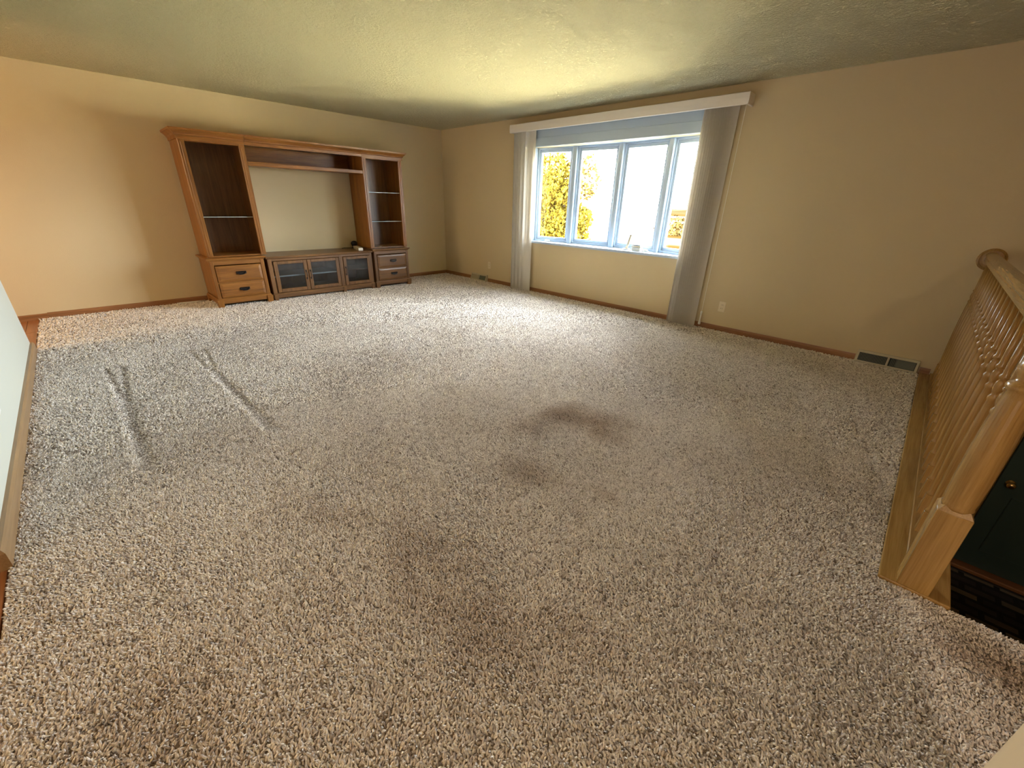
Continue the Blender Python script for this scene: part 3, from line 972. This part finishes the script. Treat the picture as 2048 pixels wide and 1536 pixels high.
def ground_mat():
    mt, N, L, b = new_mat('dry_field')
    tc = N.new('ShaderNodeTexCoord')
    sx = N.new('ShaderNodeSeparateXYZ')
    L.new(tc.outputs['Object'], sx.inputs[0])
    n = N.new('ShaderNodeTexNoise')
    n.inputs['Scale'].default_value = 0.12
    n.inputs['Detail'].default_value = 5
    L.new(tc.outputs['Object'], n.inputs['Vector'])
    ma = N.new('ShaderNodeMath')
    ma.operation = 'MULTIPLY_ADD'
    ma.inputs[1].default_value = 6.0
    L.new(n.outputs['Fac'], ma.inputs[0])
    L.new(sx.outputs['Y'], ma.inputs[2])
    mr = N.new('ShaderNodeMapRange')
    mr.inputs['From Max'].default_value = 320.0
    L.new(ma.outputs[0], mr.inputs['Value'])
    rp = N.new('ShaderNodeValToRGB')
    rp.color_ramp.interpolation = 'LINEAR'
    gold, pale, tan, bounce_band = (0.014, 0.0082, 0.0022, 1), (0.032, 0.030, 0.026, 1), (0.017, 0.0125, 0.0065, 1), (0.76, 0.68, 0.46, 1)  # last tone: unseen bright strip added to bounce daylight up to the ceiling
    els = rp.color_ramp.elements
    els[0].position, els[0].color = 0.0, (0.10, 0.08, 0.05, 1)  # dark unseen strip added so bounced light reaches deeper into the room
    els[1].position, els[1].color = 1.0, tan
    for p, c in ((0.024, (0.10, 0.08, 0.05, 1)), (0.03, bounce_band), (0.062, bounce_band), (0.075, gold), (0.11, gold), (0.118, pale), (0.135, pale), (0.14, gold), (0.155, gold), (0.17, pale), (0.33, pale), (0.36, tan), (0.40, gold), (0.48, pale), (0.55, gold)):
        e = els.new(p)
        e.color = c
    L.new(mr.outputs['Result'], rp.inputs['Fac'])
    fe = N.new('ShaderNodeMath')          # field edge: a straight boundary x = 4 - 0.475 y
    fe.operation = 'MULTIPLY_ADD'
    fe.inputs[1].default_value = 0.475
    L.new(sx.outputs['Y'], fe.inputs[0])
    L.new(sx.outputs['X'], fe.inputs[2])
    fr = N.new('ShaderNodeMapRange')
    fr.inputs['From Min'].default_value = 3.0
    fr.inputs['From Max'].default_value = 5.0
    L.new(fe.outputs[0], fr.inputs['Value'])
    fm = N.new('ShaderNodeMix')
    fm.data_type = 'RGBA'
    fm.inputs['A'].default_value = (0.055, 0.052, 0.047, 1)
    L.new(fr.outputs['Result'], fm.inputs['Factor'])
    L.new(rp.outputs['Color'], fm.inputs['B'])
    ny = N.new('ShaderNodeMath')          # near the house keep the unseen strips that bounce light indoors
    ny.operation = 'LESS_THAN'
    ny.inputs[1].default_value = 20.0
    L.new(sx.outputs['Y'], ny.inputs[0])
    f2 = N.new('ShaderNodeMix')
    f2.data_type = 'RGBA'
    L.new(ny.outputs[0], f2.inputs['Factor'])
    L.new(fm.outputs['Result'], f2.inputs['A'])
    L.new(rp.outputs['Color'], f2.inputs['B'])
    L.new(f2.outputs['Result'], b.inputs['Base Color'])
    b.inputs['Roughness'].default_value = 0.95
    b.inputs['Specular IOR Level'].default_value = 0.0
    return mt


bm = bmesh.new()
for q in ((-700, 0.6, 500, 900),):
    vs = [bm.verts.new((q[0], q[1], GZ)), bm.verts.new((q[2], q[1], GZ)), bm.verts.new((q[2], q[3], GZ)), bm.verts.new((q[0], q[3], GZ))]
    bm.faces.new(vs)
struct('ground', bm, ground_mat(), label='pale autumn field outside the window')
bm = bmesh.new()
n = 60
rows = []
for j in range(7):
    row = []
    for i in range(n + 1):
        x = -200 + 500 * i / n
        t = j / 6
        hgt = (5.0 + 2.4 * math.sin(x * 0.011 + 1.2) + 1.3 * math.sin(x * 0.031)) * math.sin(PI * t) * min(1.0, max(0.0, (x + 152) / 25))
        row.append(bm.verts.new((x, 300 + 160 * t, GZ - 0.3 + max(0.0, hgt))))
    rows.append(row)
for q, s in zip(rows, rows[1:]):
    for i in range(n): bm.faces.new((q[i], q[i + 1], s[i + 1], s[i]))
struct('hills', bm, plain('hill_grass', (0.013, 0.0098, 0.0042), 0.95, spec=0.0, var=0.3, vscale=0.05), label='low tan hills on the horizon')
M['leaf'] = None


def leaf_mat(name, c1, c2):
    mt, N, L, b = new_mat(name)
    tc = N.new('ShaderNodeTexCoord')
    n = N.new('ShaderNodeTexNoise')
    n.inputs['Scale'].default_value = 3.0
    n.inputs['Detail'].default_value = 6
    n.inputs['Roughness'].default_value = 0.8
    L.new(tc.outputs['Object'], n.inputs['Vector'])
    rp = N.new('ShaderNodeValToRGB')
    rp.color_ramp.elements[0].position = 0.35
    rp.color_ramp.elements[0].color = (*c1, 1)
    rp.color_ramp.elements[1].position = 0.65
    rp.color_ramp.elements[1].color = (*c2, 1)
    L.new(n.outputs['Fac'], rp.inputs['Fac'])
    L.new(rp.outputs['Color'], b.inputs['Base Color'])
    b.inputs['Roughness'].default_value = 0.7
    b.inputs['Specular IOR Level'].default_value = 0.0
    return mt


def leaves(centers, size, seed):
    """Leaf-shaped blades (folded along the midrib) around the given centres."""
    r = np.random.default_rng(seed)
    bm = bmesh.new()
    for c in centers:
        L_ = size * r.uniform(0.7, 1.3)
        q = Matrix.Rotation(r.uniform(0, 2 * PI), 3, 'Z') @ Matrix.Rotation(r.uniform(0.2, 1.5), 3, 'X')
        c = Vector(c)
        pts = [Vector((0, 0, 0)), Vector((L_ * 0.38, L_ * 0.45, L_ * 0.1)), Vector((0, L_, 0)), Vector((-L_ * 0.38, L_ * 0.45, L_ * 0.1))]
        v = [bm.verts.new(c + q @ p) for p in pts]
        bm.faces.new((v[0], v[1], v[2]))
        bm.faces.new((v[0], v[2], v[3]))
    return bm


def cloud(blobs, n, seed):
    r = np.random.default_rng(seed)
    w = np.array([b[3] ** 2 for b in blobs]); w = w / w.sum()
    out = []
    for _ in range(n):
        b = blobs[r.choice(len(blobs), p=w)]
        d = r.normal(size=3); d /= np.linalg.norm(d)
        rad = b[3] * r.uniform(0.35, 1.0) ** 0.5
        out.append((b[0] + d[0] * rad, b[1] + d[1] * rad, b[2] + d[2] * rad * b[4]))
    return out


tr = empty('autumn_tree', (-5.0, 9.2, GZ), 'yellow autumn tree filling the first pane of the bow window', 'tree')
bm = bmesh.new()
tube(bm, [(-5.0, 9.2, GZ), (-4.97, 9.2, -0.6), (-5.02, 9.25, 0.8), (-4.9, 9.2, 2.2)], [0.16, 0.13, 0.10, 0.04], 10)
for (bx_, bz, ex, ez, ey) in ((-5.0, 0.2, -3.6, 1.0, 9.0), (-5.0, 0.6, -3.3, 2.2, 9.2), (-5.0, 0.9, -6.2, 2.0, 9.4), (-5.0, -0.2, -3.4, 0.0, 9.1), (-5.0, 0.0, -6.0, 0.7, 9.0)):
    tube(bm, [(bx_, 9.2, bz), ((bx_ + ex) / 2, 9.2, (bz + ez) / 2 + 0.1), (ex, ey, ez)], [0.05, 0.035, 0.012], 6)
obj('trunk', bm, plain('tree_bark', (0.12, 0.085, 0.06), 0.9, bump=0.5, bscale=20), tr)
blobs = [(-5.1, 9.2, 2.35, 0.85, 1.0), (-4.55, 9.0, 1.9, 0.8, 1.0), (-5.5, 9.3, 1.6, 1.0, 1.0), (-4.7, 9.2, 1.0, 1.0, 1.1), (-5.6, 9.2, 0.3, 1.0, 1.1), (-4.6, 9.1, 0.0, 0.95, 1.1),
         (-4.0, 9.0, 0.55, 0.75, 0.9), (-3.45, 9.0, 0.75, 0.55, 0.9), (-3.6, 9.1, -0.1, 0.6, 1.1), (-5.0, 9.2, -0.7, 1.1, 0.8), (-6.2, 9.4, 1.2, 0.9, 1.2), (-3.5, 9.0, -0.8, 0.55, 0.8)]
cr = obj('crown', leaves(cloud(blobs, 15000, 3), 0.15, 4), leaf_mat('yellow_leaves', (0.055, 0.032, 0.006), (0.105, 0.082, 0.010)), tr)
cr['kind'] = 'stuff'
sp_ = cloud([(-3.15, 9.0, 2.1, 0.45, 1.3), (-3.35, 9.1, 2.6, 0.35, 1.2), (-3.3, 9.0, 1.7, 0.4, 0.8)], 620, 8)
o = obj('branch_leaves', leaves(sp_, 0.13, 9), leaf_mat('tan_leaves', (0.055, 0.034, 0.010), (0.08, 0.054, 0.016)), tr)
o['kind'] = 'stuff'
gl = leaf_mat('shrub_leaves', (0.05, 0.030, 0.008), (0.075, 0.05, 0.016))
for i, (x, y, s, lab) in enumerate(((-2.25, 8.6, 0.42, 'low golden shrub at the foot of the autumn tree'), (-1.1, 9.6, 0.36, 'small golden shrub in the second window pane near the sill'),
                                    (-0.55, 8.3, 0.36, 'small golden shrub behind the leaning stick'), (-18.6, 50, 1.6, 'golden bush by the pale road beneath the utility pole'), (-15.6, 47, 1.4, 'golden bush to the right of the utility pole'))):
    base = GZ
    zc = -0.35 if y < 20 else GZ + s * 0.55
    sh = empty('golden_shrub', (x, y, base), lab, 'shrub')
    o = obj('foliage', leaves(cloud([(x, y, zc, s, 0.9), (x + s * 0.7, y, zc - s * 0.3, s * 0.7, 0.8), (x - s * 0.7, y, zc - s * 0.3, s * 0.7, 0.8), (x, y, (zc + base) / 2, s * 0.8, 1.4)], 420, 20 + i), 0.09 if y < 20 else 0.34, 30 + i), gl, sh)
    o['kind'] = 'stuff'
    obj('stem', tube(bmesh.new(), [(x, y, base), (x, y, (base + zc) / 2), (x + 0.03, y, zc)], [0.03, 0.025, 0.01], 6), M['dark_z'], sh)
po = empty('utility_pole', (-13.6, 45.0, GZ), 'thin pale utility pole standing in the field outside', 'pole')
obj('post', tube(bmesh.new(), [(-13.6, 45, GZ), (-13.6, 45, 5.4)], [0.11, 0.08], 8), plain('pole_wood', (0.018, 0.016, 0.014), 0.9, spec=0.0), po)
obj('crossarm', B((-14.3, 44.93, 4.9), (-12.9, 45.07, 5.02)), plain('pole_arm', (0.018, 0.016, 0.014), 0.9, spec=0.0), po)

# ------------------------------------------------------------------ carpet pile
def vnoise(x, y, cell, seed):
    """Smooth value noise on a grid, vectorised."""
    r = np.random.default_rng(seed)
    g = r.random((260, 260))
    u, v = x / cell + 100, y / cell + 100
    i, j = np.floor(u).astype(int), np.floor(v).astype(int)
    fu, fv = u - i, v - j
    fu, fv = fu * fu * (3 - 2 * fu), fv * fv * (3 - 2 * fv)
    i %= 259; j %= 259
    return (g[i, j] * (1 - fu) * (1 - fv) + g[i + 1, j] * fu * (1 - fv) + g[i, j + 1] * (1 - fu) * fv + g[i + 1, j + 1] * fu * fv)


def grid(x0, x1, y0, y1, s):
    xs = np.arange(x0 + s / 2, x1, s)
    ys = np.arange(y0 + s / 2, y1, s)
    X, Y = np.meshgrid(xs, ys)
    X = X + ((np.arange(len(ys)) % 2) * s / 2)[:, None]
    X = X.ravel() + rng.uniform(-0.38, 0.38, X.size) * s
    Y = Y.ravel() + rng.uniform(-0.38, 0.38, Y.size) * s
    return X, Y


PX, PY, PS = [], [], []
X, Y = grid(0.0, 9.0, -5.53, 0.0, 0.0069)
D = np.hypot(X - CPOS.x, Y - CPOS.y)
inside = ((X < 6.992) | (Y < SY)) & (X > 0.012) & (Y < -0.012)
# only where the photo or a step aside can see, thinning with distance
wn = D < 2.9
k1 = inside & wn & (X < 7.9)
PX.append(X[k1]); PY.append(Y[k1]); PS.append(np.full(k1.sum(), 0.80))
X, Y = grid(0.0, 7.2, -5.53, 0.0, 0.0106)
D = np.hypot(X - CPOS.x, Y - CPOS.y)
inside = ((X < 6.992) | (Y < SY)) & (X > 0.014) & (Y < -0.014)
k1 = inside & (D >= 2.9) & (D < 4.9)
PX.append(X[k1]); PY.append(Y[k1]); PS.append(np.full(k1.sum(), 1.15))
X, Y = grid(0.0, 7.2, -5.53, 0.0, 0.0155)
D = np.hypot(X - CPOS.x, Y - CPOS.y)
inside = ((X < 6.992) | (Y < SY)) & (X > 0.014) & (Y < -0.014)
k1 = inside & (D >= 4.9) & ~((X < 0.5) & (Y > -3.9) & (Y < -1.3))
PX.append(X[k1]); PY.append(Y[k1]); PS.append(np.full(k1.sum(), 1.65))
X, Y, SC = np.concatenate(PX), np.concatenate(PY), np.concatenate(PS)
n = len(X)
# lean of the pile: slow swirls left by feet and the vacuum cleaner
ang = 2 * PI * (vnoise(X, Y, 0.9, 1) * 0.35 + vnoise(X, Y, 0.28, 2) * 0.5) + rng.normal(0, 1.5, n)
lean = 0.42 + 0.12 * vnoise(X, Y, 0.5, 3) + rng.normal(0, 0.12, n)
tint = 0.56 + 0.16 * (vnoise(X, Y, 0.7, 4) - 0.5) + 0.30 * (vnoise(X, Y, 0.013, 5) - 0.5) + rng.normal(0, 0.20, n)
zs = (0.92 + 0.22 * (vnoise(X, Y, 0.011, 6) - 0.5) + rng.normal(0, 0.08, n)) / np.sqrt(SC)
stain = np.zeros(n)


def blot(cx, cy, rx, ry, amt, a=0.0, soft=1.2):
    ca, sa = math.cos(a), math.sin(a)
    u = ((X - cx) * ca + (Y - cy) * sa) / rx
    v = (-(X - cx) * sa + (Y - cy) * ca) / ry
    wob = 0.55 * (vnoise(X, Y, 0.16, 9) - 0.5) + 0.35 * (vnoise(X, Y, 0.06, 10) - 0.5)
    dd = np.sqrt(u * u + v * v) + wob
    return amt * np.clip(1.25 - dd, 0, 1) ** soft


for args in ((5.42, -2.98, 0.34, 0.20, 0.95, 0.5), (5.62, -3.02, 0.20, 0.12, 0.8, 0.0), (5.30, -3.28, 0.30, 0.14, 0.5, 0.9), (5.56, -3.66, 0.22, 0.14, 0.55, 0.3),
             (5.69, -4.36, 0.30, 0.16, 0.45, 0.2), (6.0, -4.42, 0.35, 0.15, 0.45, 0.1), (6.29, -4.22, 0.16, 0.10, 0.4, 0), (5.13, -4.57, 0.35, 0.12, 0.3, 0.4),
             (5.99, -3.52, 0.10, 0.05, 0.5, 0), (7.33, -3.33, 0.22, 0.10, 0.8, 0.2), (7.6, -3.45, 0.28, 0.12, 0.6, 0), (6.05, -1.9, 0.03, 0.02, 0.7, 0), (5.75, -5.2, 0.3, 0.2, 0.35, 0)):
    stain = np.maximum(stain, blot(*args))
# two pairs of long dents pressed into the pile by a heavy runner


def groove(x0, y0, x1, y1, w, depth=1.0):
    d = np.array([x1 - x0, y1 - y0]); Ln = np.hypot(*d); d /= Ln
    u = (X - x0) * d[0] + (Y - y0) * d[1]
    v = -(X - x0) * d[1] + (Y - y0) * d[0]
    inside_ = (u > 0) & (u < Ln)
    return np.where(inside_, depth * np.clip(1.35 - np.abs(v) / w, 0, 1), 0)


dent = np.zeros(n)
for g in ((2.32, -5.128, 3.0, -5.092, 0.022), (2.32, -5.030, 3.0, -5.062, 0.024), (2.95, -5.078, 4.20, -5.075, 0.034),
          (2.24, -4.565, 2.85, -4.55, 0.020), (2.28, -4.460, 2.85, -4.497, 0.018), (2.8, -4.522, 4.20, -4.485, 0.032)):
    dent = np.maximum(dent, groove(*g))
for g in ((4.20, -5.07, 4.245, -4.53, 0.014, 0.55), (2.26, -5.02, 2.24, -4.57, 0.012, 0.35), (4.18, -5.12, 4.24, -5.04, 0.03, 0.8), (4.17, -4.51, 4.25, -4.44, 0.03, 0.8)):
    dent = np.maximum(dent, groove(*g))
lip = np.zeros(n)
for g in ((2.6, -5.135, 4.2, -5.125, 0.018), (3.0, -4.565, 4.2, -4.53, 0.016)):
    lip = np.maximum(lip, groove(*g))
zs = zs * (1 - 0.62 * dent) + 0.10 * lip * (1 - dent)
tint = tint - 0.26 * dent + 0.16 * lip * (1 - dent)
lean = lean + 0.45 * dent
co = np.stack([X, Y, np.zeros(n)], 1)
rot = np.stack([np.zeros(n), np.clip(lean, 0, 1.25), ang], 1)
scl = np.stack([SC * rng.uniform(0.85, 1.2, n), SC * rng.uniform(0.85, 1.2, n), SC * np.clip(zs, 0.25, 2)], 1)
# nosing: the pile rolls over the top stair edge
nx = np.repeat(np.arange(SX, 8.6, 0.0085), 5)
na = np.tile(np.array([0.15, 0.5, 0.85, 1.2, 1.5]), len(nx) // 5)
nx = nx + rng.uniform(-0.003, 0.003, len(nx))
nco = np.stack([nx, SY - 0.012 + 0.022 * np.sin(na), -0.022 + 0.022 * np.cos(na)], 1)
nrot = np.stack([-na, rng.normal(0, 0.25, len(nx)), rng.uniform(-0.4, 0.4, len(nx))], 1)
nscl = np.full((len(nx), 3), 0.8)
co = np.vstack([co, nco]); rot = np.vstack([rot, nrot]); scl = np.vstack([scl, nscl])
tint = np.concatenate([tint, 0.75 + rng.normal(0, 0.12, len(nx))])
stain = np.concatenate([stain, np.zeros(len(nx))])
N_ = len(co)
me = bpy.data.meshes.new('carpet_pile')
me.vertices.add(N_)
me.vertices.foreach_set('co', co.astype(np.float32).ravel())
for nm, arr, tp in (('rot', rot, 'FLOAT_VECTOR'), ('scl', scl, 'FLOAT_VECTOR'), ('tint', np.clip(tint, 0, 1), 'FLOAT'), ('stain', np.clip(stain, 0, 1), 'FLOAT')):
    at = me.attributes.new(nm, tp, 'POINT')
    at.data.foreach_set('vector' if tp == 'FLOAT_VECTOR' else 'value', arr.astype(np.float32).ravel())
me.materials.append(M['tuft'])
pile = bpy.data.objects.new('carpet_pile', me)
COL.objects.link(pile)
tag(pile, 'worn beige twist-pile carpet covering the living room floor', 'carpet', kind='stuff')

ng = bpy.data.node_groups.new('carpet_tufts', 'GeometryNodeTree')
ng.interface.new_socket('Geometry', in_out='INPUT', socket_type='NodeSocketGeometry')
ng.interface.new_socket('Geometry', in_out='OUTPUT', socket_type='NodeSocketGeometry')
GN, GL = ng.nodes, ng.links
gi, go = GN.new('NodeGroupInput'), GN.new('NodeGroupOutput')
cone = GN.new('GeometryNodeMeshCone')
cone.fill_type = 'NONE'
for k_, v_ in (('Vertices', 5), ('Side Segments', 3), ('Radius Top', 0.0026), ('Radius Bottom', 0.0044), ('Depth', 0.0135)):
    cone.inputs[k_].default_value = v_
pos = GN.new('GeometryNodeInputPosition')
sep = GN.new('ShaderNodeSeparateXYZ')
GL.new(pos.outputs[0], sep.inputs[0])
sq = GN.new('ShaderNodeMath'); sq.operation = 'MULTIPLY'
GL.new(sep.outputs['Z'], sq.inputs[0]); GL.new(sep.outputs['Z'], sq.inputs[1])
kk = GN.new('ShaderNodeMath'); kk.operation = 'MULTIPLY'; kk.inputs[1].default_value = 24.0
GL.new(sq.outputs[0], kk.inputs[0])
cmb = GN.new('ShaderNodeCombineXYZ')
GL.new(kk.outputs[0], cmb.inputs['X'])
sp2 = GN.new('GeometryNodeSetPosition')
GL.new(cone.outputs['Mesh'], sp2.inputs['Geometry'])
GL.new(cmb.outputs[0], sp2.inputs['Offset'])
sm = GN.new('GeometryNodeSetShadeSmooth')
GL.new(sp2.outputs[0], sm.inputs['Geometry'])
smt = GN.new('GeometryNodeSetMaterial')
smt.inputs['Material'].default_value = M['tuft']
GL.new(sm.outputs[0], smt.inputs['Geometry'])


def named(nm):
    q = GN.new('GeometryNodeInputNamedAttribute')
    q.data_type = 'FLOAT_VECTOR'
    q.inputs['Name'].default_value = nm
    return q.outputs['Attribute']


e2r = GN.new('FunctionNodeEulerToRotation')
GL.new(named('rot'), e2r.inputs[0])
m2p = GN.new('GeometryNodeMeshToPoints')
GL.new(gi.outputs[0], m2p.inputs['Mesh'])
iop = GN.new('GeometryNodeInstanceOnPoints')
GL.new(m2p.outputs[0], iop.inputs['Points'])
GL.new(smt.outputs[0], iop.inputs['Instance'])
GL.new(e2r.outputs[0], iop.inputs['Rotation'])
GL.new(named('scl'), iop.inputs['Scale'])
GL.new(iop.outputs[0], go.inputs[0])
md = pile.modifiers.new('tufts', 'NODES')
md.node_group = ng
print('tufts', N_)
